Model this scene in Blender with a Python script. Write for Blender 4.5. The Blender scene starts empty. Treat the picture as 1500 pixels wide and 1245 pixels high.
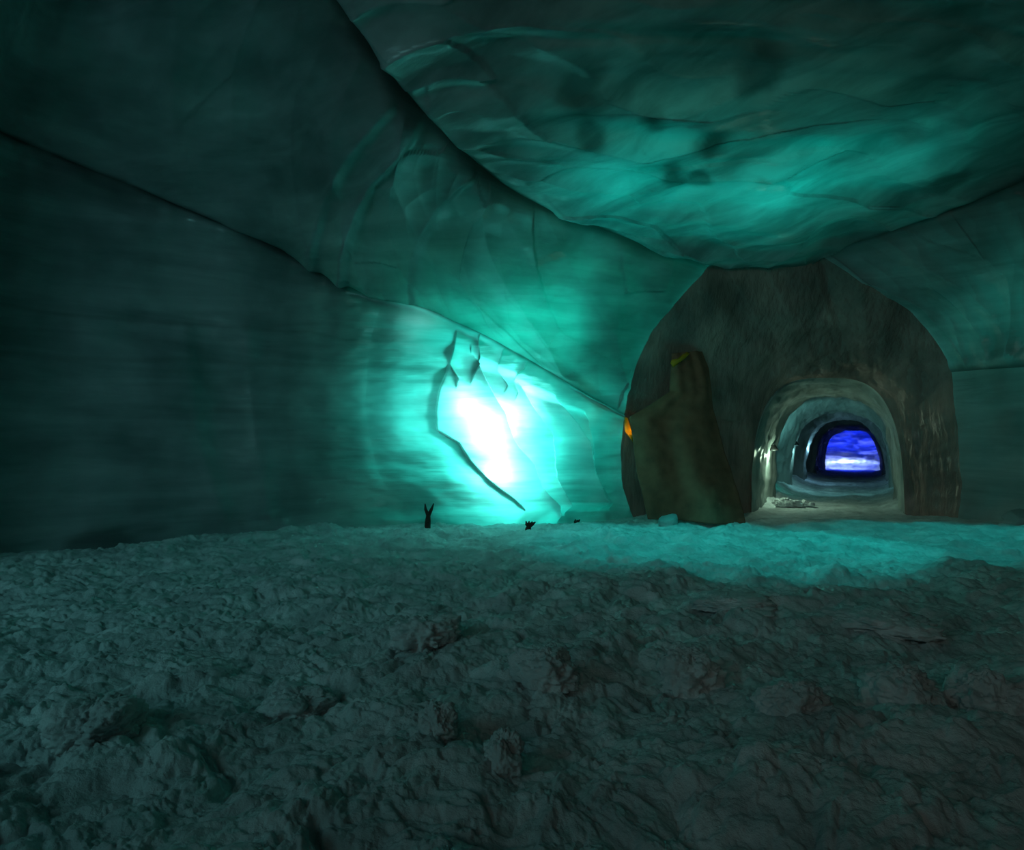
import bpy, math, random
import numpy as np
from mathutils import Vector, Matrix

random.seed(7)
rng = np.random.default_rng(7)
sc = bpy.context.scene
COL = sc.collection
R = math.radians

# ------------------------------------------------------------------ camera
W, H, FPX = 1500.0, 1245.0, 1000.0
CAM = np.array([0.0, 0.0, 1.35])
YAW, PITCH = 27.5, 1.86          # the tunnel runs along +Y; the lens looks left of it, slightly up
cd = bpy.data.cameras.new('camera')
cd.sensor_fit = 'HORIZONTAL'
cd.sensor_width = 36.0
cd.lens = 36.0 * FPX / W
cd.clip_end = 300
cam = bpy.data.objects.new('camera', cd)
COL.objects.link(cam)
cam.location = CAM
cam.rotation_euler = (R(90 + PITCH), 0, R(YAW))
sc.camera = cam
_rot = np.array(cam.rotation_euler.to_matrix())
RIGHT, UP, FWD = _rot[:, 0], _rot[:, 1], -_rot[:, 2]


def at(px, py, d):
    """point of the place at lens depth d"""
    return CAM + d * (FWD + (px - W / 2) / FPX * RIGHT + (H / 2 - py) / FPX * UP)


def ground(px, py, z=0.0):
    r = FWD + (px - W / 2) / FPX * RIGHT + (H / 2 - py) / FPX * UP
    return CAM + r * ((z - CAM[2]) / r[2])


# ------------------------------------------------------------------ noise
def _hash(ix, iy, iz, s):
    h = (ix * 374761393 + iy * 668265263 + iz * 2147483647 + s * 974634301) & 0xffffffff
    h = ((h ^ (h >> 13)) * 1274126177) & 0xffffffff
    h = (h ^ (h >> 16)) & 0xffffffff
    h = (h * 2246822519) & 0xffffffff
    return ((h ^ (h >> 15)) & 0xffffff) / float(0xffffff)


def vnoise(p, s=0):
    i = np.floor(p).astype(np.int64)
    f = p - i
    f = f * f * f * (f * (f * 6 - 15) + 10)
    out = 0
    for a in (0, 1):
        for b in (0, 1):
            for c in (0, 1):
                w = (f[..., 0] if a else 1 - f[..., 0]) * (f[..., 1] if b else 1 - f[..., 1]) * (f[..., 2] if c else 1 - f[..., 2])
                out = out + w * _hash(i[..., 0] + a, i[..., 1] + b, i[..., 2] + c, s)
    return out * 2 - 1


def fbm(p, octaves=4, s=0, gain=0.5):
    out, amp, q = 0, 1.0, np.array(p, dtype=float)
    for k in range(octaves):
        out = out + amp * vnoise(q, s + k)
        q = q * 2.03 + 11.3
        amp *= gain
    return out


def worley(p, s=0):
    """2-D/3-D distance to the nearest and second nearest feature, plus the cell's random value"""
    i = np.floor(p).astype(np.int64)
    f1 = np.full(p.shape[:-1], 9.0)
    f2 = np.full(p.shape[:-1], 9.0)
    rv = np.zeros(p.shape[:-1])
    for a in (-1, 0, 1):
        for b in (-1, 0, 1):
            cx, cy = i[..., 0] + a, i[..., 1] + b
            z = np.zeros_like(cx)
            ox, oy = _hash(cx, cy, z, s), _hash(cx, cy, z, s + 1)
            d = np.hypot(cx + ox - p[..., 0], cy + oy - p[..., 1])
            m = d < f1
            f2 = np.where(m, f1, np.minimum(f2, d))
            rv = np.where(m, _hash(cx, cy, z, s + 2), rv)
            f1 = np.where(m, d, f1)
    return f1, f2, rv


def bumps(p, s, r0):
    """a bed of rounded lumps of random height, each meeting its neighbours in a crease"""
    i = np.floor(p).astype(np.int64)
    h = np.zeros(p.shape[:-1])
    for a in (-1, 0, 1):
        for b in (-1, 0, 1):
            cx, cy = i[..., 0] + a, i[..., 1] + b
            z = np.zeros_like(cx)
            d2 = (cx + _hash(cx, cy, z, s) - p[..., 0]) ** 2 + (cy + _hash(cx, cy, z, s + 1) - p[..., 1]) ** 2
            h = np.maximum(h, _hash(cx, cy, z, s + 2) * np.maximum(0, 1 - d2 / r0 ** 2))
    return h


def sstep(a, b, x):
    t = np.clip((x - a) / (b - a), 0, 1)
    return t * t * (3 - 2 * t)


# ------------------------------------------------------------------ objects
def link(name, me, mat=None, parent=None):
    o = bpy.data.objects.new(name, me)
    COL.objects.link(o)
    if mat and me is not None:
        me.materials.append(mat)
    if parent:
        o.parent = parent
    return o


def mesh(name, verts, faces, mat=None, parent=None, smooth=True):
    me = bpy.data.meshes.new(name)
    me.from_pydata([tuple(v) for v in verts], [], faces)
    me.update()
    if smooth:
        me.polygons.foreach_set('use_smooth', [True] * len(me.polygons))
    return link(name, me, mat, parent)


def grid_mesh(name, P, mat, parent=None, attrs=None):
    n, m = P.shape[:2]
    me = bpy.data.meshes.new(name)
    me.vertices.add(n * m)
    me.vertices.foreach_set('co', P.reshape(-1).astype(np.float32))
    idx = np.arange(n * m).reshape(n, m)
    q = np.stack([idx[:-1, :-1], idx[:-1, 1:], idx[1:, 1:], idx[1:, :-1]], -1).reshape(-1, 4)
    me.loops.add(q.size)
    me.loops.foreach_set('vertex_index', q.reshape(-1).astype(np.int32))
    me.polygons.add(len(q))
    me.polygons.foreach_set('loop_start', np.arange(0, q.size, 4, dtype=np.int32))
    me.polygons.foreach_set('use_smooth', np.ones(len(q), dtype=bool))
    me.update(calc_edges=True)
    for k, v in (attrs or {}).items():
        a = me.attributes.new(k, 'FLOAT', 'POINT')
        a.data.foreach_set('value', v.reshape(-1).astype(np.float32))
    return link(name, me, mat, parent)


def tag(o, label, cat, group=None):
    o['label'] = label
    o['category'] = cat
    if group:
        o['group'] = group
    return o


def structure(o, label=None):
    o['kind'] = 'structure'
    if label:
        o['label'] = label
    return o


def empty(name, loc):
    o = bpy.data.objects.new(name, None)
    COL.objects.link(o)
    o.location = tuple(loc)
    o.empty_display_size = 0.1
    return o


# ------------------------------------------------------------------ materials
def new_mat(name):
    m = bpy.data.materials.new(name)
    m.use_nodes = True
    nt = m.node_tree
    nt.nodes.clear()
    out = nt.nodes.new('ShaderNodeOutputMaterial')
    return m, nt, out


def nd(nt, t, **kw):
    n = nt.nodes.new(t)
    for k, v in kw.items():
        setattr(n, k, v)
    return n


def ramp(nt, stops):
    r = nd(nt, 'ShaderNodeValToRGB')
    el = r.color_ramp.elements
    while len(el) < len(stops):
        el.new(0.5)
    for e, (p, c) in zip(el, stops):
        e.position = p
        e.color = (*c, 1)
    return r


def ice_material(name, pale, dark, translucency, strata=(0.35, 0.35, 3.2), rough=0.28, gloss=0.05, bump=0.25, ash_shade=(0.05, 0.05, 0.04),
                 contrast=(0.3, 0.7), streak=None):
    m, nt, out = new_mat(name)
    L = nt.links.new
    geo = nd(nt, 'ShaderNodeTexCoord')
    mp = nd(nt, 'ShaderNodeMapping')
    mp.inputs['Scale'].default_value = strata
    L(geo.outputs['Object'], mp.inputs['Vector'])
    n1 = nd(nt, 'ShaderNodeTexNoise')
    n1.inputs['Scale'].default_value = 1.0
    n1.inputs['Detail'].default_value = 7
    n1.inputs['Roughness'].default_value = 0.6
    n1.inputs['Distortion'].default_value = 0.6
    L(mp.outputs[0], n1.inputs['Vector'])
    cr = ramp(nt, [(contrast[0], dark), (contrast[1], pale)])
    L(n1.outputs['Fac'], cr.inputs['Fac'])
    # cloudy patches of denser ice
    n2 = nd(nt, 'ShaderNodeTexNoise')
    n2.inputs['Scale'].default_value = 0.8
    n2.inputs['Detail'].default_value = 4
    L(geo.outputs['Object'], n2.inputs['Vector'])
    cr2 = ramp(nt, [(0.3, (0.55, 0.6, 0.6)), (0.6, (1, 1, 1))])
    L(n2.outputs['Fac'], cr2.inputs['Fac'])
    mul = nd(nt, 'ShaderNodeMixRGB', blend_type='MULTIPLY')
    mul.inputs['Fac'].default_value = 1
    L(cr.outputs['Color'], mul.inputs[1])
    L(cr2.outputs['Color'], mul.inputs[2])
    # ash caught in the ice seams, and shade painted on the left vault
    at_ = nd(nt, 'ShaderNodeAttribute', attribute_name='ash_shade')
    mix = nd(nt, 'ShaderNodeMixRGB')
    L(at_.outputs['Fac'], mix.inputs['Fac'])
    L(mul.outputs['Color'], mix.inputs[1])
    mix.inputs[2].default_value = (*ash_shade, 1)
    # fine surface
    n3 = nd(nt, 'ShaderNodeTexNoise')
    n3.inputs['Scale'].default_value = 5.0
    n3.inputs['Detail'].default_value = 6
    L(mp.outputs[0] if streak is None else geo.outputs['Object'], n3.inputs['Vector'])
    if streak:
        mp2 = nd(nt, 'ShaderNodeMapping')
        mp2.inputs['Scale'].default_value = streak
        L(geo.outputs['Object'], mp2.inputs['Vector'])
        L(mp2.outputs[0], n3.inputs['Vector'])
    bp = nd(nt, 'ShaderNodeBump')
    bp.inputs['Strength'].default_value = bump
    bp.inputs['Distance'].default_value = 0.08
    L(n3.outputs['Fac'], bp.inputs['Height'])
    df = nd(nt, 'ShaderNodeBsdfDiffuse')
    tl = nd(nt, 'ShaderNodeBsdfTranslucent')
    gl = nd(nt, 'ShaderNodeBsdfGlossy')
    gl.inputs['Roughness'].default_value = rough
    L(mix.outputs['Color'], df.inputs['Color'])
    L(mix.outputs['Color'], tl.inputs['Color'])
    for s in (df, tl, gl):
        L(bp.outputs['Normal'], s.inputs['Normal'])
    ms = nd(nt, 'ShaderNodeMixShader')
    ms.inputs['Fac'].default_value = translucency
    L(df.outputs[0], ms.inputs[1])
    L(tl.outputs[0], ms.inputs[2])
    ms2 = nd(nt, 'ShaderNodeMixShader')
    ms2.inputs['Fac'].default_value = gloss
    L(ms.outputs[0], ms2.inputs[1])
    L(gl.outputs[0], ms2.inputs[2])
    L(ms2.outputs[0], out.inputs['Surface'])
    return m


def snow_material(name, c0, c1, sparkle=0.06):
    m, nt, out = new_mat(name)
    L = nt.links.new
    geo = nd(nt, 'ShaderNodeTexCoord')
    n1 = nd(nt, 'ShaderNodeTexNoise')
    n1.inputs['Scale'].default_value = 2.2
    n1.inputs['Detail'].default_value = 8
    n1.inputs['Roughness'].default_value = 0.65
    L(geo.outputs['Object'], n1.inputs['Vector'])
    cr = ramp(nt, [(0.35, c0), (0.65, c1)])
    L(n1.outputs['Fac'], cr.inputs['Fac'])
    n3 = nd(nt, 'ShaderNodeTexNoise')
    n3.inputs['Scale'].default_value = 55
    n3.inputs['Detail'].default_value = 5
    n3.inputs['Roughness'].default_value = 0.7
    L(geo.outputs['Object'], n3.inputs['Vector'])
    bp = nd(nt, 'ShaderNodeBump')
    bp.inputs['Strength'].default_value = 0.6
    bp.inputs['Distance'].default_value = 0.03
    L(n3.outputs['Fac'], bp.inputs['Height'])
    df = nd(nt, 'ShaderNodeBsdfDiffuse')
    L(cr.outputs['Color'], df.inputs['Color'])
    L(bp.outputs['Normal'], df.inputs['Normal'])
    # wet grains: tiny facets, each with its own tilt
    vo = nd(nt, 'ShaderNodeTexVoronoi')
    vo.inputs['Scale'].default_value = 60
    L(geo.outputs['Object'], vo.inputs['Vector'])
    b2 = nd(nt, 'ShaderNodeBump')
    b2.inputs['Strength'].default_value = 1.0
    b2.inputs['Distance'].default_value = 0.02
    L(vo.outputs['Distance'], b2.inputs['Height'])
    L(bp.outputs['Normal'], b2.inputs['Normal'])
    gl = nd(nt, 'ShaderNodeBsdfGlossy')
    gl.inputs['Roughness'].default_value = 0.3
    L(b2.outputs['Normal'], gl.inputs['Normal'])
    ms = nd(nt, 'ShaderNodeMixShader')
    ms.inputs['Fac'].default_value = sparkle
    L(df.outputs[0], ms.inputs[1])
    L(gl.outputs[0], ms.inputs[2])
    L(ms.outputs[0], out.inputs['Surface'])
    return m


def plain(name, col, rough=0.7, noise=0.3, scale=8, metallic=0.0, translucent=0.0):
    m, nt, out = new_mat(name)
    L = nt.links.new
    geo = nd(nt, 'ShaderNodeTexCoord')
    n1 = nd(nt, 'ShaderNodeTexNoise')
    n1.inputs['Scale'].default_value = scale
    n1.inputs['Detail'].default_value = 5
    L(geo.outputs['Object'], n1.inputs['Vector'])
    lo = tuple(c * (1 - noise) for c in col)
    hi = tuple(min(1, c * (1 + noise)) for c in col)
    cr = ramp(nt, [(0.3, lo), (0.7, hi)])
    L(n1.outputs['Fac'], cr.inputs['Fac'])
    b = nd(nt, 'ShaderNodeBsdfPrincipled')
    b.inputs['Roughness'].default_value = rough
    b.inputs['Metallic'].default_value = metallic
    L(cr.outputs['Color'], b.inputs['Base Color'])
    bp = nd(nt, 'ShaderNodeBump')
    bp.inputs['Strength'].default_value = 0.3
    bp.inputs['Distance'].default_value = 0.01
    L(n1.outputs['Fac'], bp.inputs['Height'])
    L(bp.outputs['Normal'], b.inputs['Normal'])
    sh = b.outputs[0]
    if translucent:
        t = nd(nt, 'ShaderNodeBsdfTranslucent')
        L(cr.outputs['Color'], t.inputs['Color'])
        ms = nd(nt, 'ShaderNodeMixShader')
        ms.inputs['Fac'].default_value = translucent
        L(sh, ms.inputs[1])
        L(t.outputs[0], ms.inputs[2])
        sh = ms.outputs[0]
    L(sh, out.inputs['Surface'])
    return m


def glow(name, col, strength):
    m, nt, out = new_mat(name)
    e = nd(nt, 'ShaderNodeEmission')
    e.inputs['Color'].default_value = (*col, 1)
    e.inputs['Strength'].default_value = strength
    nt.links.new(e.outputs[0], out.inputs['Surface'])
    return m


M_CLEAR = ice_material('banded_glacier_ice', (0.86, 0.92, 0.92), (0.46, 0.54, 0.54), 0.6, bump=0.18)
M_CEIL = ice_material('ceiling_ice', (0.82, 0.9, 0.9), (0.38, 0.46, 0.46), 0.6, strata=(0.45, 1.6, 1.2), bump=0.15, contrast=(0.36, 0.62))
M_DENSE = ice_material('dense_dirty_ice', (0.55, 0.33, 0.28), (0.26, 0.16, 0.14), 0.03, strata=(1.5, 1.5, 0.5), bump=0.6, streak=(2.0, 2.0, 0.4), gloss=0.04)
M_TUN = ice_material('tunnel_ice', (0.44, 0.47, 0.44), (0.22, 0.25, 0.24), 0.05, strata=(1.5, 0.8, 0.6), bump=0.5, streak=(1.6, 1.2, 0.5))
M_END = ice_material('blue_end_ice', (0.88, 0.9, 0.92), (0.4, 0.44, 0.5), 0.6, strata=(0.6, 0.6, 2.6), bump=0.2, contrast=(0.36, 0.6))
M_SNOW = snow_material('trodden_snow', (0.42, 0.48, 0.48), (0.78, 0.84, 0.84))
M_LUMP = snow_material('packed_snow', (0.5, 0.56, 0.56), (0.82, 0.86, 0.86))
M_TARP = plain('olive_tarp_cloth', (0.26, 0.105, 0.06), 0.9, 0.25, 5)
M_ORANGE = plain('orange_lining', (0.9, 0.5, 0.05), 0.7, 0.2, 9, translucent=0.6)
M_SCRAP = plain('rusty_brown_scrap', (0.05, 0.025, 0.018), 0.8, 0.4, 14)
M_METAL = plain('dark_metal', (0.03, 0.03, 0.03), 0.5, 0.2, 20, 0.6)
M_BULB = glow('warm_white_bulb', (1.0, 0.95, 0.75), 3.0)

# ------------------------------------------------------------------ the chamber: rings across it, from behind the lens to the lip of the tunnel
# each ring: base-left, mid, ridge 1 (wall/vault seam), vault mid, ridge 2 (vault/ceiling seam), ceiling mid, then mirrored
def ring(px, bl, r1, r2, cm, rr2, rr1, br, bulge=(0.25, 0.35, 0.25, 0.25)):
    return dict(px=px, BL=np.array(bl), R1=np.array(r1), R2=np.array(r2), CM=np.array(cm), RR2=np.array(rr2), RR1=np.array(rr1), BR=np.array(br), bulge=bulge)


def plumb(g, py):
    """the point straight above ground point g that the lens sees at height py"""
    v = g - CAM
    d = v @ FWD
    hz = np.array([0, 0, 1.0])
    z = 0.0
    for _ in range(20):
        p = np.array([g[0], g[1], z])
        w = p - CAM
        y = H / 2 - (w @ UP) / (w @ FWD) * FPX
        z += (y - py) / FPX * d
    return np.array([g[0], g[1], z])


def wall_pt(px, base_y, ridge_y):
    g = ground(px, base_y)
    return g, plumb(g, ridge_y)


rings = []
# behind the lens
rings.append(ring(-900, (-13, -9, 0), (-13, -9, 5.6), (-7.5, -9, 7.6), (-2, -9, 7.9), (4, -9, 7.2), (7, -9, 5.0), (7, -9, 0)))
rings.append(ring(-500, (-12.6, -3, 0), (-12.6, -3, 5.6), (-6.6, -3, 7.4), (-1.5, -3, 7.8), (4, -2, 7.2), (7, -2, 4.8), (7, -2, 0)))
stations = [
    # px, base y, ridge-1 y, ridge-2 (px,py,d), ceiling mid, ridge-2 right, ridge-1 right (px,py,d)
    (-260, 848, 92, (150, -430, 4.9), (700, -700, 4.2), (3200, -500, 4.2), (2900, 420, 6.2)),
    (0, 806, 200, (300, -220, 6.0), (850, -330, 5.4), (2500, -180, 5.6), (2350, 470, 7.6)),
    (250, 784, 300, (410, -95, 6.8), (900, -150, 6.4), (2150, -30, 7.0), (2000, 500, 9.0)),
    (400, 775, 362, (500, 8, 7.5), (950, -30, 7.2), (1900, 70, 8.3), (1800, 515, 10.0)),
    (520, 769, 422, (590, 125, 8.3), (1000, 110, 8.2), (1700, 170, 9.6), (1630, 528, 11.2)),
    (640, 766, 459, (680, 222, 9.3), (1050, 235, 9.6), (1500, 264, 11.0), (1510, 537, 12.0)),
    (780, 762, 531, (800, 304, 10.6), (1070, 330, 11.3), (1340, 328, 12.0), (1445, 541, 12.7)),
    (925, 755, 609, (1035, 388, 12.7), (1115, 389, 12.95), (1200, 371, 12.9), (1395, 545, 13.3)),
]
for px, by, ry, r2, cm, rr2, rr1 in stations:
    g, r1 = wall_pt(px, by, ry)
    p = at(*rr1)
    if px == 925:
        g, r1 = ground(944, 753), at(914, 607, 13.5)
    rings.append(ring(px, g, r1, at(*r2), at(*cm), at(*rr2), p, (p[0], p[1], 0)))


def catmull(K, t):
    """K: (n,...) control values; t: parameter array 0..n-1"""
    n = len(K)
    i = np.clip(np.floor(t).astype(int), 0, n - 2)
    f = (t - i).reshape((-1,) + (1,) * (K.ndim - 1))
    p0, p1, p2, p3 = K[np.maximum(i - 1, 0)], K[i], K[i + 1], K[np.minimum(i + 2, n - 1)]
    m1, m2 = (p2 - p0) / 2, (p3 - p1) / 2
    f2, f3 = f * f, f * f * f
    return (2 * f3 - 3 * f2 + 1) * p1 + (f3 - 2 * f2 + f) * m1 + (-2 * f3 + 3 * f2) * p2 + (f3 - f2) * m2


# station parameter, denser towards the lip
t = np.concatenate([np.linspace(0, 2, 24, endpoint=False), np.linspace(2, 4, 70, endpoint=False), np.linspace(4, 6, 120, endpoint=False), np.linspace(6, 9, 440)])
keys = {k: catmull(np.array([r[k] for r in rings]), t) for k in ('BL', 'R1', 'R2', 'CM', 'RR2', 'RR1', 'BR')}
PXS = catmull(np.array([[float(r['px'])] for r in rings]), t)[:, 0]


def seg(A, B, n, bulge, out):
    """from curve A to curve B with a bulge towards 'out'"""
    s = np.linspace(0, 1, n)[None, :, None]
    return A[:, None] * (1 - s) + B[:, None] * s + out[:, None] * (bulge * 4 * s * (1 - s))


def unit(v):
    return v / np.maximum(np.linalg.norm(v, axis=-1, keepdims=True), 1e-9)


cent = (keys['BL'] + keys['BR'] + 2 * keys['CM']) / 4
NW, NV, NC, NVR, NWR = 230, 120, 150, 70, 60
parts = [
    ('wall_left', seg(keys['BL'] - [0, 0, 0.35], keys['R1'], NW, 0.30, unit(keys['BL'] - cent))),
    ('vault_left', seg(keys['R1'], keys['R2'], NV, 0.45, unit(keys['R1'] - cent))),
]
# ceiling: a parabola through three seams
s = np.linspace(0, 1, NC)[None, :, None]
A, B, C_ = keys['R2'][:, None], keys['CM'][:, None], keys['RR2'][:, None]
ceil_p = A * (2 * (s - .5) * (s - 1)) + B * (4 * s * (1 - s)) + C_ * (2 * s * (s - .5))
parts += [('ceiling', ceil_p),
          ('vault_right', seg(keys['RR2'], keys['RR1'], NVR, 0.4, unit(keys['RR1'] - cent))),
          ('wall_right', seg(keys['RR1'], keys['BR'] - [0, 0, 0.35], NWR, 0.2, unit(keys['BR'] - cent)))]


def normals(P):
    du = np.gradient(P, axis=0)
    dv = np.gradient(P, axis=1)
    return unit(np.cross(du, dv))


# scalloped cusps melted into the lit part of the left wall: (px, height fraction 0 base..1 seam) curves
def edge(pts, amp, wl, ws, lo, hi, T, X):
    ys = np.array([p[1] for p in pts], float)
    xs = np.array([p[0] for p in pts], float)
    o = np.argsort(ys)
    xk = np.interp(T, ys[o], xs[o])
    dx = X - xk
    win = sstep(lo - .06, lo + .02, T) * (1 - sstep(hi - .02, hi + .06, T))
    return amp * win * np.where(dx < 0, np.exp(np.minimum(dx, 0) / wl), np.exp(-(dx / (ws * .35)) ** 2))


def tfrac(px, py):
    """height fraction on the left wall at a sighted point"""
    by = np.interp(px, [s[0] for s in stations], [s[1] for s in stations])
    ry = np.interp(px, [s[0] for s in stations], [s[2] for s in stations])
    return (by - py) / (by - ry)


def ecurve(pts):
    return [(x, tfrac(x, y)) for x, y in pts]


CUSPS = [  # sighted points along each cusp, depth (m), ramp width, lip width
    ([(662, 548), (656, 575), (654, 600), (657, 631), (690, 650), (705, 675), (731, 705), (757, 730), (770, 748)], 0.15, 36, 5),
    ([(690, 520), (705, 540), (722, 567), (747, 605), (760, 644), (783, 680), (789, 715), (816, 758)], 0.42, 55, 5),
    ([(760, 560), (789, 605), (808, 631), (813, 667), (815, 700), (830, 745)], 0.44, 50, 4),
    ([(820, 590), (844, 618), (860, 644), (868, 690), (880, 740)], 0.38, 38, 4),
    ([(863, 612), (874, 644), (878, 690), (895, 740)], 0.24, 22, 4),
    ([(560, 440), (552, 500), (553, 600), (570, 690), (600, 755)], 0.06, 60, 70),
    ([(668, 500), (664, 535), (680, 556)], 0.22, 40, 4),
    ([(698, 497), (706, 525), (698, 552)], 0.22, 30, 4),
    ([(735, 520), (731, 545), (745, 565)], 0.20, 25, 4),
    ([(770, 540), (752, 558), (760, 575)], 0.16, 22, 4),
    ([(280, 480), (300, 620), (330, 760)], 0.12, 120, 60),
    ([(370, 480), (385, 600), (400, 760)], 0.08, 70, 50),
]

TOBJ = {}
for name, P in parts:
    n = normals(P)
    c = cent[:, None]
    sgn = np.sign(np.sum(n * (c - P), -1, keepdims=True))
    n = n * sgn                                    # pointing into the chamber
    nu, nv = P.shape[:2]
    T = np.linspace(0, 1, nv)[None, :].repeat(nu, 0)
    X = PXS[:, None].repeat(nv, 1)
    h = 0.10 * fbm(P * 0.55, 3, 3) + 0.03 * fbm(P * np.array([1.2, 1.2, 3.0]), 3, 9)
    ash_shade = np.zeros((nu, nv))
    wob = fbm(np.stack([X / 60, X * 0, X * 0 + 3], -1), 4, 21)
    if name == 'wall_left':
        Tt = (P[..., 2]) / np.maximum(keys['R1'][:, None, 2], .1)
        for pts, a, wl, ws in CUSPS:
            e = ecurve(pts)
            ys = [q[1] for q in e]
            h = h + edge(e, a, wl, ws, min(ys), max(ys), Tt, X)
        # blunt overhanging lip under the seam
        h = h + 0.16 * np.exp(-((1 - Tt) / 0.05) ** 2) * (0.6 + 0.6 * fbm(np.stack([X / 45, X * 0, X * 0], -1), 3, 5))
        ash_shade = np.maximum(ash_shade, 0.75 * np.exp(-((1 - T) / (0.010 + 0.006 * wob)) ** 2))
        ash_shade = np.maximum(ash_shade, .6 * np.exp(-((1 - Tt) / .07) ** 2) * sstep(-.7, .4, fbm(P * .7, 3, 61)) * (1 - .6 * sstep(540, 600, X)))
        # ash layers lying level in the ice
        for zz, aa, ww in ((1.15, .35, .03), (1.9, .30, .05), (2.7, .25, .05), (3.3, .2, .03)):
            zl = zz + 0.10 * fbm(np.stack([P[..., 0] * .5, P[..., 1] * .5, P[..., 0] * 0], -1), 3, int(zz * 10))
            ash_shade = np.maximum(ash_shade, aa * np.exp(-((P[..., 2] - zl) / ww) ** 2) * sstep(-.3, .5, fbm(P * .6, 2, 31)))
        ash_shade = np.maximum(ash_shade, 0.55 * np.exp(-(P[..., 2] / 0.18) ** 2) * sstep(-.1, .6, fbm(P * 1.5, 3, 44)))
    if name.startswith('vault'):
        f1, f2, rv = worley(np.stack([X / 70 + T * 1.1, T * 2.2 + 3.1 + X / 400], -1), 12)
        f1b, f2b, rvb = worley(np.stack([X / 30 + T * .7, T * 7.0 + 1.3], -1), 15)
        h = h + (0.20 * np.minimum(f1, 1.0) ** 2 + 0.05 * rv + 0.05 * np.minimum(f1b, 1) ** 2) * (.25 + .75 * sstep(350, 560, X))
        w1 = np.exp(-(T / (0.014 + 0.008 * wob)) ** 2)
        w1 = np.maximum(w1, .65 * np.exp(-(T / .08) ** 2) * sstep(-.6, .5, fbm(P * .7, 3, 63)))
        w2 = np.exp(-((1 - T) / (0.03 + 0.02 * wob)) ** 2)
        ash_shade = np.maximum(0.8 * w1, 0.8 * w2)
        ash_shade = np.maximum(ash_shade, 0.45 * np.exp(-((1 - T) / 0.16) ** 2) * sstep(-.2, .6, fbm(P * 1.1, 3, 52)))
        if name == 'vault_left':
            ash_shade = np.maximum(ash_shade, .7 * sstep(850, 922, X + 14 * fbm(P * .9, 3, 57)) * sstep(.05, .3, T))  # light falling off towards the lip, painted as darker ice colour
            for Xc, am, wd in ((455, .12, 10), (500, .16, 8), (600, .10, 8)):
                dx = X - (Xc + 60 * T)
                h = h + am * np.where(dx < 0, np.exp(np.minimum(dx, 0) / 50), np.exp(-(dx / wd) ** 2))
    if name == 'ceiling':
        f1, f2, rv = worley(np.stack([X / 55 + 1.2 * fbm(P * .4, 2, 77), T * 4 + 2 + X / 260], -1), 62)
        h = h + 0.16 * np.minimum(f1, 1.0) ** 2 + 0.06 * rv
        h = h + 0.07 * fbm(np.stack([X / 40, T * 2.2, X * 0 + 1], -1), 2, 70)
        ash_shade = np.maximum(0.85 * np.exp(-(T / (0.015 + 0.01 * wob)) ** 2), 0.85 * np.exp(-((1 - T) / 0.012) ** 2))
        ash_shade = np.maximum(ash_shade, 0.75 * np.exp(-((925 - X) / 16) ** 2))
        # rounded dirt pockets frozen into the roof
        for qx, qy, rr_, aa in ((855, 122, 44, .7), (955, 182, 24, .8), (1040, 205, 30, .85), (870, 200, 24, .6), (1112, 98, 30, .6), (985, 255, 20, .75),
                                (1025, 262, 16, .6), (945, 222, 14, .5), (1390, 268, 24, .6), (1120, 262, 14, .4)):
            w = P - CAM
            dd = w @ FWD
            q = at(qx, qy, 1.0) - CAM
            # find the roof point under that sight line, then measure in metres on the roof
            cosang = (w @ q) / np.linalg.norm(w, axis=-1) / np.linalg.norm(q)
            k = np.unravel_index(np.argmax(np.where(dd > 3, cosang, -1)), cosang.shape)
            c0 = P[k]
            rad = rr_ / FPX * dd[k] * 1.1
            dist = np.linalg.norm((P - c0) * np.array([1, .7, .4]), axis=-1) + 0.12 * fbm(P * 2.2, 3, 90)
            ash_shade = np.maximum(ash_shade, aa * (1 - sstep(rad * .3, rad * 1.2, dist)))
    Pd = P + n * h[..., None]
    # keep the shared seams together
    for side, j in (('a', 0), ('b', nv - 1)):
        seam = P[:, j] + unit(cent - P[:, j]) * (0.06 * fbm(P[:, j] * 0.9, 3, 3))[:, None]
        k = 7
        for q in range(k):
            jj = j + q if side == 'a' else j - q
            w = (1 - q / k) ** 2
            Pd[:, jj] = Pd[:, jj] * (1 - w) + (P[:, jj] + (seam - P[:, j])) * w
    mat = {'ceiling': M_CEIL}.get(name, M_CLEAR)
    o = grid_mesh(name, Pd, mat, attrs={'ash_shade': np.clip(ash_shade, 0, 1)})
    structure(o)
    TOBJ[name] = (o, Pd, n)

# the glacier itself: the mass of ice behind the chamber's skin swallows red first
inner = np.concatenate([TOBJ[p[0]][1] - TOBJ[p[0]][2] * 0.03 for p in parts], 1)
outer = np.concatenate([p[1] + unit(p[1] - cent[:, None] + np.array([0, 0, .8])) * 6.0 for p in parts], 1)
inner, outer = inner[22:], outer[22:]
nu_, nv_ = inner.shape[:2]
vv = np.concatenate([inner.reshape(-1, 3), outer.reshape(-1, 3)])
idx = np.arange(nu_ * nv_).reshape(nu_, nv_)
off = nu_ * nv_


def quads(a, b, c, d):
    return np.stack([a, b, c, d], -1).reshape(-1, 4)


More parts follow.
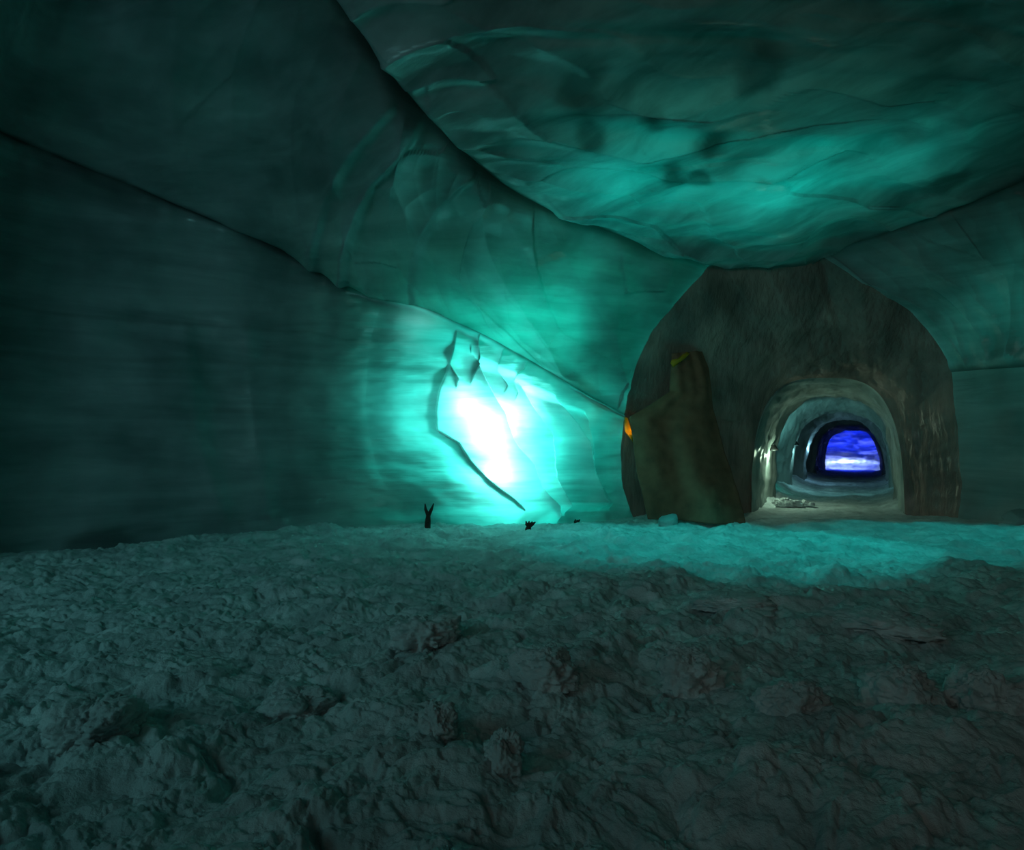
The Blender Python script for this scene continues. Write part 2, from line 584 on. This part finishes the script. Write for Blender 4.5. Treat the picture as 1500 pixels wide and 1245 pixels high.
fq = [quads(idx[:-1, :-1], idx[:-1, 1:], idx[1:, 1:], idx[1:, :-1]), quads(idx[:-1, :-1] + off, idx[1:, :-1] + off, idx[1:, 1:] + off, idx[:-1, 1:] + off)]
for e, fl in ((idx[0], 0), (idx[-1], 1), (idx[:, 0], 1), (idx[:, -1], 0)):
    q_ = quads(e[:-1], e[:-1] + off, e[1:] + off, e[1:])
    fq.append(q_[:, ::-1] if fl else q_)
fq = np.concatenate(fq)
q0, q1, q2, q3 = (vv[fq[:, i]] for i in range(4))
vol = np.sum(np.cross(q0, q1) * q2) + np.sum(np.cross(q0, q2) * q3)
print('ICEVOL', vol / 6)
if vol < 0:                       # faces must look outward for the ice to have an inside
    fq = fq[:, ::-1].copy()
me = bpy.data.meshes.new('glacier_ice')
me.vertices.add(len(vv))
me.vertices.foreach_set('co', vv.reshape(-1).astype(np.float32))
me.loops.add(fq.size)
me.loops.foreach_set('vertex_index', fq.reshape(-1).astype(np.int32))
me.polygons.add(len(fq))
me.polygons.foreach_set('loop_start', np.arange(0, fq.size, 4, dtype=np.int32))
me.update(calc_edges=True)
gm, gnt, gout = new_mat('absorbing_ice')
va = nd(gnt, 'ShaderNodeVolumeAbsorption')
SIG = np.array([2.8, 0.95, 1.05])
va.inputs['Density'].default_value = 3.0
va.inputs['Color'].default_value = (*(1 - SIG / 3.0), 1)
gnt.links.new(va.outputs[0], gout.inputs['Volume'])
structure(link('glacier_ice', me, gm))

# the chamber's rear, behind the lens
rear = np.concatenate([p[1][0] for p in parts])
cc = rear.mean(0)
mesh('wall_rear', [cc] + list(rear), [(0, i + 1, i + 2) for i in range(len(rear) - 1)], M_DENSE)
structure(bpy.data.objects['wall_rear'])

# ------------------------------------------------------------------ the dark funnel from the lip to the first arch, and the tunnel
NS = 260
lip_parts = [TOBJ[p[0]][1][-1] for p in parts]
LIPF = [0, .27, .41, .59, .73, 1.0]                    # where the seams land on the arch
sv = np.linspace(0, 1, NS)
par = np.concatenate([np.linspace(LIPF[i], LIPF[i + 1], len(q)) + (1e-6 if i else 0) for i, q in enumerate(lip_parts)])
lip = np.concatenate(lip_parts)
lipP = np.stack([np.interp(sv, par, lip[:, k]) for k in range(3)], -1)
CX = -0.76


def arch(y, hw, h, n=NS, base=-0.3, power=3.4, cx=CX):
    """upright-sided arch at depth y: left base, over the crown, right base"""
    a = np.linspace(math.pi, 0, n)
    c, s_ = np.cos(a), np.sin(a)
    side = 0.42
    x = np.sign(c) * np.abs(c) ** (2 / power) * hw
    z = base + (h - base) * np.abs(s_) ** (2 / power)
    return np.stack([cx + x, np.full(n, y), z], -1)


def skew(P, k=0.25):
    """arch faces are not quite square to the run: the right side sits deeper"""
    P = P.copy()
    P[:, 1] += (P[:, 0] - CX) * k
    return P


archA = skew(arch(15.7, 1.42, 2.80, power=3.2), 0.45)
# match points by height/angle rather than arc length
accA = np.concatenate([[0], np.cumsum(np.linalg.norm(np.diff(archA, axis=0), axis=1))]); accA /= accA[-1]
archA_s = np.stack([np.interp(sv, accA, archA[:, k]) for k in range(3)], -1)
U = np.linspace(0, 1, 110)
fun = lipP[None] * (1 - U[:, None, None]) + archA_s[None] * U[:, None, None]
# the funnel first drops from the lip, then runs in
mid = np.sin(U * math.pi)[:, None]
drop = np.clip((lipP[:, 2] - 2.0) / 3.0, 0, 1)[None]
fun[..., 2] -= 0.25 * mid * drop
nf = normals(fun)
cf = np.array([CX, 14.5, 1.5])
nf *= np.sign(np.sum(nf * (cf - fun), -1, keepdims=True))
hf = 0.14 * fbm(fun * 0.8, 4, 101) + 0.10 * np.abs(fbm(fun * np.array([1.6, 1.6, .7]), 3, 111))
hf *= (np.minimum(U, 1) * np.minimum(1, (1 - U) * 8) * np.minimum(1, U * 10))[:, None] + .0
fun = fun + nf * hf[..., None]
wf = grid_mesh('wall_far', fun, M_DENSE, attrs={'ash_shade': np.clip(0.4 * sstep(0, .8, fbm(fun * 1.2, 3, 131)), 0, 1)})
structure(wf)

# tunnel profile: protruding lit ribs with wider dark bays between them
prof = [(15.7, 1.42, 2.80), (16.2, 1.36, 2.72), (17.3, 1.34, 2.62), (18.6, 1.33, 2.56), (18.9, 1.76, 2.92), (21.8, 1.76, 2.90), (22.9, 1.40, 2.52),
        (23.8, 1.38, 2.46), (24.1, 1.74, 2.85), (27.0, 1.74, 2.8), (27.8, 1.38, 2.4), (28.6, 1.37, 2.38), (28.9, 1.7, 2.72), (32.6, 1.7, 2.7), (33.4, 1.38, 2.32),
        (34.2, 1.37, 2.32), (34.5, 1.5, 2.4), (39.5, 1.45, 2.35), (40.3, 1.30, 2.26), (41.0, 1.30, 2.26)]
pa = np.array(prof)
ys = np.concatenate([np.linspace(15.7, 25, 190, endpoint=False), np.linspace(25, 41, 170)])
hws = np.interp(ys, pa[:, 0], pa[:, 1])
hts = np.interp(ys, pa[:, 0], pa[:, 2])
tun = []
for y, a, b in zip(ys, hws, hts):
    k = 0.45 * max(0, 1 - (y - 15.7) / 3) + 0.12
    A_ = skew(arch(y, a, b, power=3.2 - .5 * sstep(17, 26, y) + .3 * sstep(34, 40, y)), k if y > 15.75 else 0.45)
    q = np.concatenate([[0], np.cumsum(np.linalg.norm(np.diff(A_, axis=0), axis=1))]); q /= q[-1]
    tun.append(np.stack([np.interp(sv, q, A_[:, j]) for j in range(3)], -1))
tun = np.array(tun)
tun[0] = fun[-1]
nt_ = normals(tun)
axis = tun.mean(1, keepdims=True)
nt_ *= np.sign(np.sum(nt_ * (axis - tun), -1, keepdims=True))
ht = 0.07 * fbm(tun * np.array([1.2, .9, 1.2]), 4, 201) + 0.03 * fbm(tun * np.array([4, 4, 1.2]), 3, 211)
ht *= np.minimum(1, (ys - 15.7) / .4)[:, None]
tun = tun + nt_ * ht[..., None]
tl_ = grid_mesh('tunnel_wall', tun, M_TUN, attrs={'ash_shade': np.clip(0.25 * sstep(0.1, .8, fbm(tun * 1.2, 3, 231)), 0, 1)})
structure(tl_)

# the blue-lit chamber at the far end
ey = np.linspace(41, 47, 40)
endp = []
for y in ey:
    g = min(1, (y - 41) / .8)
    A_ = skew(arch(y, 1.34 + 2.2 * g, 2.28 + 1.6 * g), .12)
    q = np.concatenate([[0], np.cumsum(np.linalg.norm(np.diff(A_, axis=0), axis=1))]); q /= q[-1]
    endp.append(np.stack([np.interp(sv, q, A_[:, j]) for j in range(3)], -1))
endp = np.array(endp)
o = grid_mesh('end_chamber_wall', endp, M_TUN, attrs={'ash_shade': np.zeros(endp.shape[:2])})
structure(o)
gx, gz = np.meshgrid(np.linspace(-6, 5, 160), np.linspace(-.4, 5, 110), indexing='ij')
E = np.stack([gx, 46.0 + 0 * gx, gz], -1)
E[..., 1] += 0.25 * fbm(E * np.array([.8, 1, 1.6]), 4, 301) - .03 * (gx + .7) ** 2
lay = fbm(E * np.array([.35, 1, 2.4]), 4, 311)
o = grid_mesh('wall_end', E, M_END, attrs={'ash_shade': np.clip(.55 * sstep(.1, .7, lay), 0, 1)})
structure(o)

# ------------------------------------------------------------------ snow floor
def snow_height(x, y):
    p = np.stack([x, y, np.zeros_like(x)], -1)
    big = 0.05 * fbm(p * 0.55, 3, 401)
    wx = p + 0.10 * np.stack([fbm(p * 3.1, 2, 410), fbm(p * 3.1, 2, 415), p[..., 2]], -1) + 0.02 * np.stack([fbm(p * 14, 2, 412), fbm(p * 14, 2, 417), p[..., 2]], -1)
    patch = sstep(-.5, .6, fbm(p * .8, 2, 450))
    h = big + 0.035 * fbm(p * 2.4, 3, 460)
    for sc_, amp, sd in ((1.5, .11, 420), (3.6, .075, 430), (8.3, .042, 440), (18, .023, 445), (39, .011, 448)):
        h = h + amp * bumps(wx[..., :2] * sc_ + sd, sd, .85) * ((.25 + .75 * patch) if sc_ < 6 else 1)
    h = h + 0.006 * fbm(p * 18, 3, 470, .6)
    return h - 0.12


# spacing grows with distance, so near clods get their detail
ang = R(62.5) - np.radians(np.concatenate([np.linspace(125, 71, 50, endpoint=False), np.linspace(71, -16, 1050, endpoint=False), np.linspace(-16, -60, 50)]))
rad = np.geomspace(1.3, 18.5, 900)
RA, AN = np.meshgrid(rad, ang, indexing='ij')
fx, fy = -RA * np.sin(-AN + R(62.5)) , RA * np.cos(-AN + R(62.5))
fx, fy = fx[:, ::-1], fy[:, ::-1]
fade_far = 1 - 0.6 * sstep(11, 17, RA)
fz = snow_height(fx, fy) * fade_far
o = grid_mesh('floor', np.stack([fx, fy, fz], -1), M_SNOW, attrs={'ash_shade': fx * 0})
structure(o)
tx, ty = np.meshgrid(np.linspace(CX - 1.75, CX + 1.75, 150), np.linspace(15.0, 48, 520), indexing='ij')
tz = 0.55 * snow_height(tx, ty) - 0.02 + 0.22 * np.minimum(np.abs(tx - CX) / 1.4, 1.1) ** 4 * sstep(16.0, 17.5, ty)
wide = sstep(41, 43, ty)
tx2 = tx + (tx - CX) * 1.4 * wide
o = grid_mesh('floor_tunnel', np.stack([tx2, ty, tz - 0.08 * (1 - sstep(15, 17, ty))], -1), M_SNOW, attrs={'ash_shade': tx * 0})
structure(o)


def gz_at(x, y):
    return float(snow_height(np.array([x]), np.array([y]))[0] * (1 - 0.6 * sstep(11, 17, np.hypot(x, y))))


# ------------------------------------------------------------------ loose lumps
def lump_mesh(name, rx, ry, rz, seed, mat, facet=0.0, nu=110, nv=64):
    """an irregular clod: its underside is flattened"""
    th = np.linspace(0, 2 * math.pi, nu, endpoint=False)
    ph = np.linspace(0.0, math.pi, nv)
    TH, PH = np.meshgrid(th, ph, indexing='ij')
    d = np.stack([np.cos(TH) * np.sin(PH), np.sin(TH) * np.sin(PH), np.cos(PH)], -1)
    r = 1 + 0.28 * fbm(d * 1.3 + seed, 3, seed) + (0 if facet else 0.16 * np.abs(fbm(d * 4.5 + seed, 3, seed + 5)) + 0.05 * fbm(d * 14 + seed, 3, seed + 8))
    if facet:
        rr = np.random.default_rng(seed)
        for _ in range(14):
            nn = unit(rr.normal(size=3))
            lim = rr.uniform(.62, .9)
            dn = d @ nn
            r = np.where(dn * r > lim, lim / np.maximum(dn, 1e-3) * facet + r * (1 - facet), r)
    v = d * r[..., None] * np.array([rx, ry, rz])
    v[..., 2] = np.maximum(v[..., 2], -0.45 * rz)
    vv = v.reshape(-1, 3)
    faces = []
    for i in range(nu):
        for j in range(nv - 1):
            a, b = i * nv + j, ((i + 1) % nu) * nv + j
            faces.append((a, a + 1, b + 1, b))
    return mesh(name, vv, faces, mat)


def place_lump(name, px, py, w, h, seed, label, cat, group=None, mat=None, facet=0.0, sink=.25):
    g = ground(px, py)
    d = (g - CAM) @ FWD
    rx, rz = w / 2 / FPX * d, h / FPX * d * .72
    o = lump_mesh(name, rx, rx * .85, rz, seed, mat or M_LUMP, facet)
    o.location = (g[0], g[1], gz_at(g[0], g[1]) + rz * (.45 - sink))
    o.rotation_euler = (0, 0, seed * 1.7)
    return tag(o, label, cat, group)


GRP = 'loose clods on the snow floor'
place_lump('snow_clod', 737, 1122, 66, 46, 3, 'rounded pale snow clod at the bottom of the photo, near its middle', 'snow clod', GRP)
place_lump('snow_clod', 640, 1085, 60, 38, 5, 'snow clod up and left of the rounded pale one at bottom middle', 'snow clod', GRP)
place_lump('snow_clod', 1010, 985, 90, 48, 8, 'snow clod with crusty top in the dark floor right of centre', 'snow clod', GRP)
place_lump('snow_clod', 1290, 905, 130, 26, 11, 'widest low snow mound on the right side of the floor', 'snow clod', GRP)
place_lump('snow_clod', 1320, 1010, 110, 52, 14, 'large snow clod at the right, in front of the widest mound', 'snow clod', GRP)
place_lump('snow_clod', 1445, 1010, 120, 60, 17, 'large snow clod at the right edge of the floor', 'snow clod', GRP)
place_lump('snow_clod', 800, 1005, 100, 44, 20, 'bumpy snow clod at lower centre, in front of the bright glow', 'snow clod', GRP)
place_lump('snow_clod', 620, 945, 110, 40, 23, 'long crumbly snow ridge below the glowing wall, left of centre', 'snow clod', GRP)
place_lump('snow_clod', 1065, 885, 110, 20, 26, 'flat snow mound in the shade just in front of the lit band', 'snow clod', GRP)
place_lump('snow_clod', 135, 1080, 130, 50, 29, 'broad smooth snow clod at the lower left corner', 'snow clod', GRP)
place_lump('snow_clod', 1160, 1050, 90, 44, 32, 'dark snow clod low in the right half, nearest the bottom', 'snow clod', GRP)
place_lump('snow_clod', 440, 1020, 110, 36, 35, 'low snow clod in the left half of the foreground', 'snow clod', GRP)
place_lump('ice_block', 980, 765, 36, 20, 41, 'small pale ice block on the snow at the foot of the tarp', 'ice block', facet=.9, mat=M_CLEAR)
place_lump('ice_block', 1489, 768, 44, 26, 44, 'ice block at the foot of the right wall, at the right edge', 'ice block', facet=.9, mat=M_CLEAR)

# ------------------------------------------------------------------ tarp over the side opening
tarp_root = empty('tarp', ground(1010, 762))
tag(tarp_root, 'dark olive tarp hung over an opening left of the tunnel mouth', 'tarp')
left_e = [(984, 518), (982, 545), (981, 575), (950, 596), (921, 612), (927, 645), (932, 690), (940, 725), (948, 760)]
right_e = [(1028, 515), (1036, 540), (1040, 575), (1043, 600), (1049, 620), (1058, 650), (1070, 690), (1082, 725), (1092, 768)]
NT, NR = 90, 110
tt = np.linspace(0, 1, NR)
kk = np.linspace(0, 1, len(left_e))
le = np.stack([np.interp(tt, kk, [p[i] for p in left_e]) for i in (0, 1)], -1)
re_ = np.stack([np.interp(tt, kk, [p[i] for p in right_e]) for i in (0, 1)], -1)
d_l = np.interp(le[:, 1], [515, 612, 768], [13.0, 13.15, 12.6])
d_r = np.interp(re_[:, 1], [515, 612, 768], [13.3, 13.3, 12.5])
S_ = np.linspace(0, 1, NT)
TP = np.zeros((NR, NT, 3))
for i in range(NR):
    a, b = at(le[i, 0], le[i, 1], d_l[i]), at(re_[i, 0], re_[i, 1], d_r[i])
    TP[i] = a[None] * (1 - S_[:, None]) + b[None] * S_[:, None]
fold = 0.10 * np.sin(S_[None] * 9 + 1.2 * tt[:, None] + .6) * (.3 + tt[:, None]) + 0.025 * np.sin(S_[None] * 19 - 4 * tt[:, None])
fold = fold * np.sin(np.clip(S_, 0.02, .98) * math.pi)[None] ** .5 + 0.06 * fbm(TP * 1.5, 3, 501)
bow = 0.25 * np.sin(S_ * math.pi)[None] * np.sin(tt * math.pi * .8 + .3)[:, None]
TP = TP - (fold + bow)[..., None] * np.array([FWD[0], FWD[1], 0])
TP[..., 2] = np.maximum(TP[..., 2], -0.05)
tp_loc = np.array(tarp_root.location)
o = grid_mesh('sheet', TP - tp_loc, M_TARP, tarp_root)
md = o.modifiers.new('thick', 'SOLIDIFY')
md.thickness = 0.025


def flap(name, pts, d, label):
    """turned-back edge of the tarp"""
    v = [at(x, y, d + dz) - tp_loc for x, y, dz in pts]
    n = len(v)
    cen = sum(v) / n
    rings_ = []
    verts, faces = [cen - 0.03 * FWD], []
    for k in (0.5, 1.0):
        for p in v:
            verts.append(cen + (p - cen) * k - 0.03 * FWD * (1.1 - k))
    for i in range(n):
        j = (i + 1) % n
        faces.append((0, 1 + i, 1 + j))
        faces.append((1 + i, 1 + n + i, 1 + n + j, 1 + j))
    o = mesh(name, verts, faces, M_ORANGE, tarp_root)
    m_ = o.modifiers.new('thick', 'SOLIDIFY')
    m_.thickness = 0.012
    o['label'] = label
    return o


flap('flap', [(915, 611, 0), (919, 612, 0), (923, 624, -.02), (926, 640, 0), (927, 648, 0), (922, 640, 0), (916, 632, .02), (915, 620, 0)], 13.16, 'bright orange turned-back edge')
flap('flap', [(982, 532, 0), (984, 527, 0), (992, 526, -.02), (1000, 520, 0), (1006, 516, 0), (1010, 518, 0), (1004, 524, 0), (994, 531, .02), (986, 538, 0)], 12.85, 'dull orange turned-back top corner')

# ------------------------------------------------------------------ scraps at the foot of the wall
def tube(name, path, radii, mat, parent=None, n=8):
    path = [np.array(p, float) for p in path]
    verts, faces = [], []
    for i, p in enumerate(path):
        dvec = unit(path[min(i + 1, len(path) - 1)] - path[max(i - 1, 0)])
        a = unit(np.cross(dvec, [0.3, 0.9, 0.2]))
        b = np.cross(dvec, a)
        for k in range(n):
            t_ = 2 * math.pi * k / n
            verts.append(p + radii[i] * (a * math.cos(t_) + b * math.sin(t_)))
    for i in range(len(path) - 1):
        for k in range(n):
            faces.append((i * n + k, i * n + (k + 1) % n, (i + 1) * n + (k + 1) % n, (i + 1) * n + k))
    faces.append(tuple(range(n)))
    faces.append(tuple((len(path) - 1) * n + k for k in range(n)))
    return mesh(name, verts, faces, mat, parent)


def scrap(px, py, hgt, label, seed, prongs, lean):
    g = ground(px, py)
    r = empty('dark_scrap', (g[0], g[1], gz_at(g[0], g[1])))
    tag(r, label, 'scrap')
    q = np.random.default_rng(seed)
    tube('stub', [(0, 0, -.05), (0.01, 0, hgt * .25), (lean * .1, 0, hgt * .5)], [.055, .05, .035], M_SCRAP, r)
    for k in range(prongs):
        a = (k - (prongs - 1) / 2)
        side = np.array([RIGHT[0], RIGHT[1], 0]) * a * hgt * .32
        tube('prong', [np.array([lean * .1, 0, hgt * .45]), side * .7 + np.array([lean * .12, 0, hgt * .7]), side + np.array([lean * .2, 0, hgt * q.uniform(.85, 1.05)])],
             [.035, .026, .008], M_SCRAP, r)
    return r


scrap(626, 771, .46, 'forked brown scrap standing in the snow left of the white glow', 2, 2, .2)
scrap(773, 770, .17, 'low brown tuft of scrap at the wall foot under the white glow', 5, 4, .3)
scrap(842, 763, .13, 'small dark tuft of scrap at the wall foot near the tarp', 9, 3, .3)

def surf_depth(name, px, py):
    P = TOBJ[name][1]
    w = P - CAM
    dd = w @ FWD
    X_ = W / 2 + FPX * (w @ RIGHT) / dd
    Y_ = H / 2 - FPX * (w @ UP) / dd
    k = np.argmin(np.where(dd > 2, (X_ - px) ** 2 + (Y_ - py) ** 2, 1e9))
    return dd.reshape(-1)[k]


# ------------------------------------------------------------------ tunnel lamps on the left side, and the slush pile under the first
def tunnel_lamp(x, y, z, label):
    r = empty('tunnel_lamp', (x, y, z))
    tag(r, label, 'lamp', 'lamps along the left tunnel wall')
    tube('bracket', [(-.13, 0, -.04), (-.06, 0, -.03), (0, 0, 0)], [.03, .03, .03], M_METAL, r)
    tube('lamp_shade', [(0, 0, .10), (0, 0, .05), (0.01, 0, -.02), (0.01, 0, -.05)], [.03, .07, .10, .105], M_METAL, r, 16)
    return r


tunnel_lamp(-1.98, 17.2, 1.32, 'small dark lamp nearest the mouth on the left tunnel wall')
tunnel_lamp(-2.02, 23.2, 1.45, 'small dark lamp on the second lit arch of the left tunnel wall')
pile = empty('slush_pile', ground(1134, 741) + np.array([.22, 0, 0]))
tag(pile, 'crumbly slush pile at the left foot of the first tunnel arch', 'slush pile')
for k, (dx, dy, rr_) in enumerate(((0, 0, .17), (.26, .12, .13), (-.16, .2, .12), (.42, .3, .10), (.12, -.16, .09), (.55, .22, .07))):
    o = lump_mesh('clump', rr_, rr_ * .9, rr_ * .8, 70 + k, M_LUMP)
    o.parent = pile
    o.location = (dx, dy, .04)

# ------------------------------------------------------------------ light
def point(name, pos, col, power, size=.1):
    l = bpy.data.lights.new(name, 'POINT')
    l.color, l.energy, l.shadow_soft_size = col, power, size
    o = bpy.data.objects.new(name, l)
    COL.objects.link(o)
    o.location = tuple(pos)
    return o


def spot(name, pos, target, col, power, angle, blend=.5, size=.1):
    l = bpy.data.lights.new(name, 'SPOT')
    l.color, l.energy, l.shadow_soft_size, l.spot_size, l.spot_blend = col, power, size, R(angle), blend
    o = bpy.data.objects.new(name, l)
    COL.objects.link(o)
    o.location = tuple(pos)
    dv = Vector(tuple(np.array(target) - np.array(pos)))
    o.rotation_euler = dv.to_track_quat('-Z', 'Y').to_euler()
    return o


def area(name, pos, target, col, power, sx, sy, spread=180):
    l = bpy.data.lights.new(name, 'AREA')
    l.shape, l.size, l.size_y = 'RECTANGLE', sx, sy
    l.color, l.energy, l.spread = col, power, R(spread)
    o = bpy.data.objects.new(name, l)
    COL.objects.link(o)
    o.location = tuple(pos)
    dv = Vector(tuple(np.array(target) - np.array(pos)))
    o.rotation_euler = dv.to_track_quat('-Z', 'Y').to_euler()
    return o


TEAL = (0.015, 0.80, 0.70)
PALE = (0.25, 1.0, 0.92)
GREEN = (0.01, 0.72, 0.52)
dw = surf_depth('wall_left', 740, 620)
# lamps sunk in the ice behind the left wall
WHITE = (0.35, 1.0, 0.92)


def behind(name, px, py, off_):
    P, n = TOBJ[name][1], TOBJ[name][2]
    w = P - CAM
    dd = w @ FWD
    k = np.argmin(np.where(dd > 2, (W / 2 + FPX * (w @ RIGHT) / dd - px) ** 2 + (H / 2 - FPX * (w @ UP) / dd - py) ** 2, 1e9))
    u = unit(n.reshape(-1, 3)[k] * [1, 1, .4])
    return P.reshape(-1, 3)[k] - u * off_


for px, py, off_, pw in ((702, 592, .5, 230), (732, 622, .45, 340), (765, 600, .5, 160), (750, 682, .5, 210), (612, 480, .5, 9)):
    point('sunken_lamp', behind('wall_left', px, py, off_), (.62, 1, .96), pw, .1)
point('sunken_lamp', behind('wall_left', 790, 650, 1.3), WHITE, 420, .2)
point('sunken_lamp', behind('wall_left', 620, 600, 1.0), WHITE, 130, .2)
# behind the vault
dv_ = surf_depth('vault_left', 770, 440)
point('sunken_lamp', at(745, 425, dv_ + 1.6), (.03, 1, .77), 420, .3)
# above the ceiling
for px, py, up, pw in ((920, 300, 1.3, 150), (1120, 310, 1.3, 150), (1290, 260, 1.3, 55)):
    dc = surf_depth('ceiling', px, py)
    p = at(px, py, dc) + np.array([0, 0, up])
    point('roof_lamp', p, (0.06, 1.0, 0.9), pw, .3)
# right vault
dr = surf_depth('vault_right', 1490, 400)
point('sunken_lamp', at(1540, 400, dr + 1.4), WHITE, 160, .3)
# light falling in a band on the snow
bp_ = ground(1050, 792)
spot('band_lamp', bp_ + np.array([0, 0, 4.0]), bp_, (0.0, 0.85, 0.78), 230, 78, .4, .15)
bp2 = ground(1400, 786)
spot('band_lamp', bp2 + np.array([0.6, 0.2, 4.2]), bp2, (0.0, 0.85, 0.78), 170, 66, .4, .15)
# dim fill lights added out of view behind the lens, lifting the darks
area('fill_light', (-6, -6, 4.5), (-8, 6, 2), (0.30, 0.95, 1.0), 52, 5, 3, 95)
area('fill_light', (2, -7, 5), (-.5, 16, 3), (0.95, 0.95, 0.85), 11, 4, 3, 60)
# tunnel
point('lamp_light', (-1.93, 16.95, 1.12), (0.65, 1.0, 0.72), 27, .05)
point('lamp_light', (-2.32, 20.3, 0.75), (0.02, 0.9, 0.7), 3, .05)
spot('lamp_light', (CX - .95, 20.9, 1.9), (CX - .5, 24, 1.2), (0.25, 0.9, 0.9), 38, 105, .4, .05)
point('lamp_light', (-1.95, 23.15, 1.2), (0.35, 0.9, 0.95), 12, .05)
point('lamp_light', (-1.90, 28.2, 1.3), (0.3, 0.7, 1.0), 16, .05)
# blue end
area('blue_lamp', (-.7, 42.3, 3.3), (-.7, 46, 1.3), (0.004, 0.026, 1.0), 170, 2, .4, 110)
for x, pw in ((-2.2, 4), (-1.9, 6), (-1.6, 9), (-1.35, 11), (-1.1, 11), (-.8, 8), (-.5, 6), (-.2, 4.5), (.1, 3.5), (.4, 3)):
    k = np.argmin((E[..., 0] - x) ** 2 + (E[..., 2] - .44) ** 2)
    point('blue_lamp', (x, E.reshape(-1, 3)[k, 1] + .15, .44), (0.45, 0.6, 1.0), pw, .05)
# warm lamp in the opening behind the tarp
spot('tarp_lamp', at(931, 633, 13.30), at(920, 628, 13.16), (1.0, 0.85, 0.2), 5.5, 80, .5, .03)

wd = bpy.data.worlds.new('world')
sc.world = wd
wd.use_nodes = True
wd.node_tree.nodes['Background'].inputs[0].default_value = (0, 0, 0, 1)
sc.view_settings.view_transform = 'Standard'
sc.view_settings.look = 'None'
sc.view_settings.exposure = 0
sc.view_settings.gamma = 1
sc.view_settings.use_curve_mapping = False
sc.cycles.use_denoising = True
sc.cycles.max_bounces = 6
sc.cycles.adaptive_threshold = 0.04
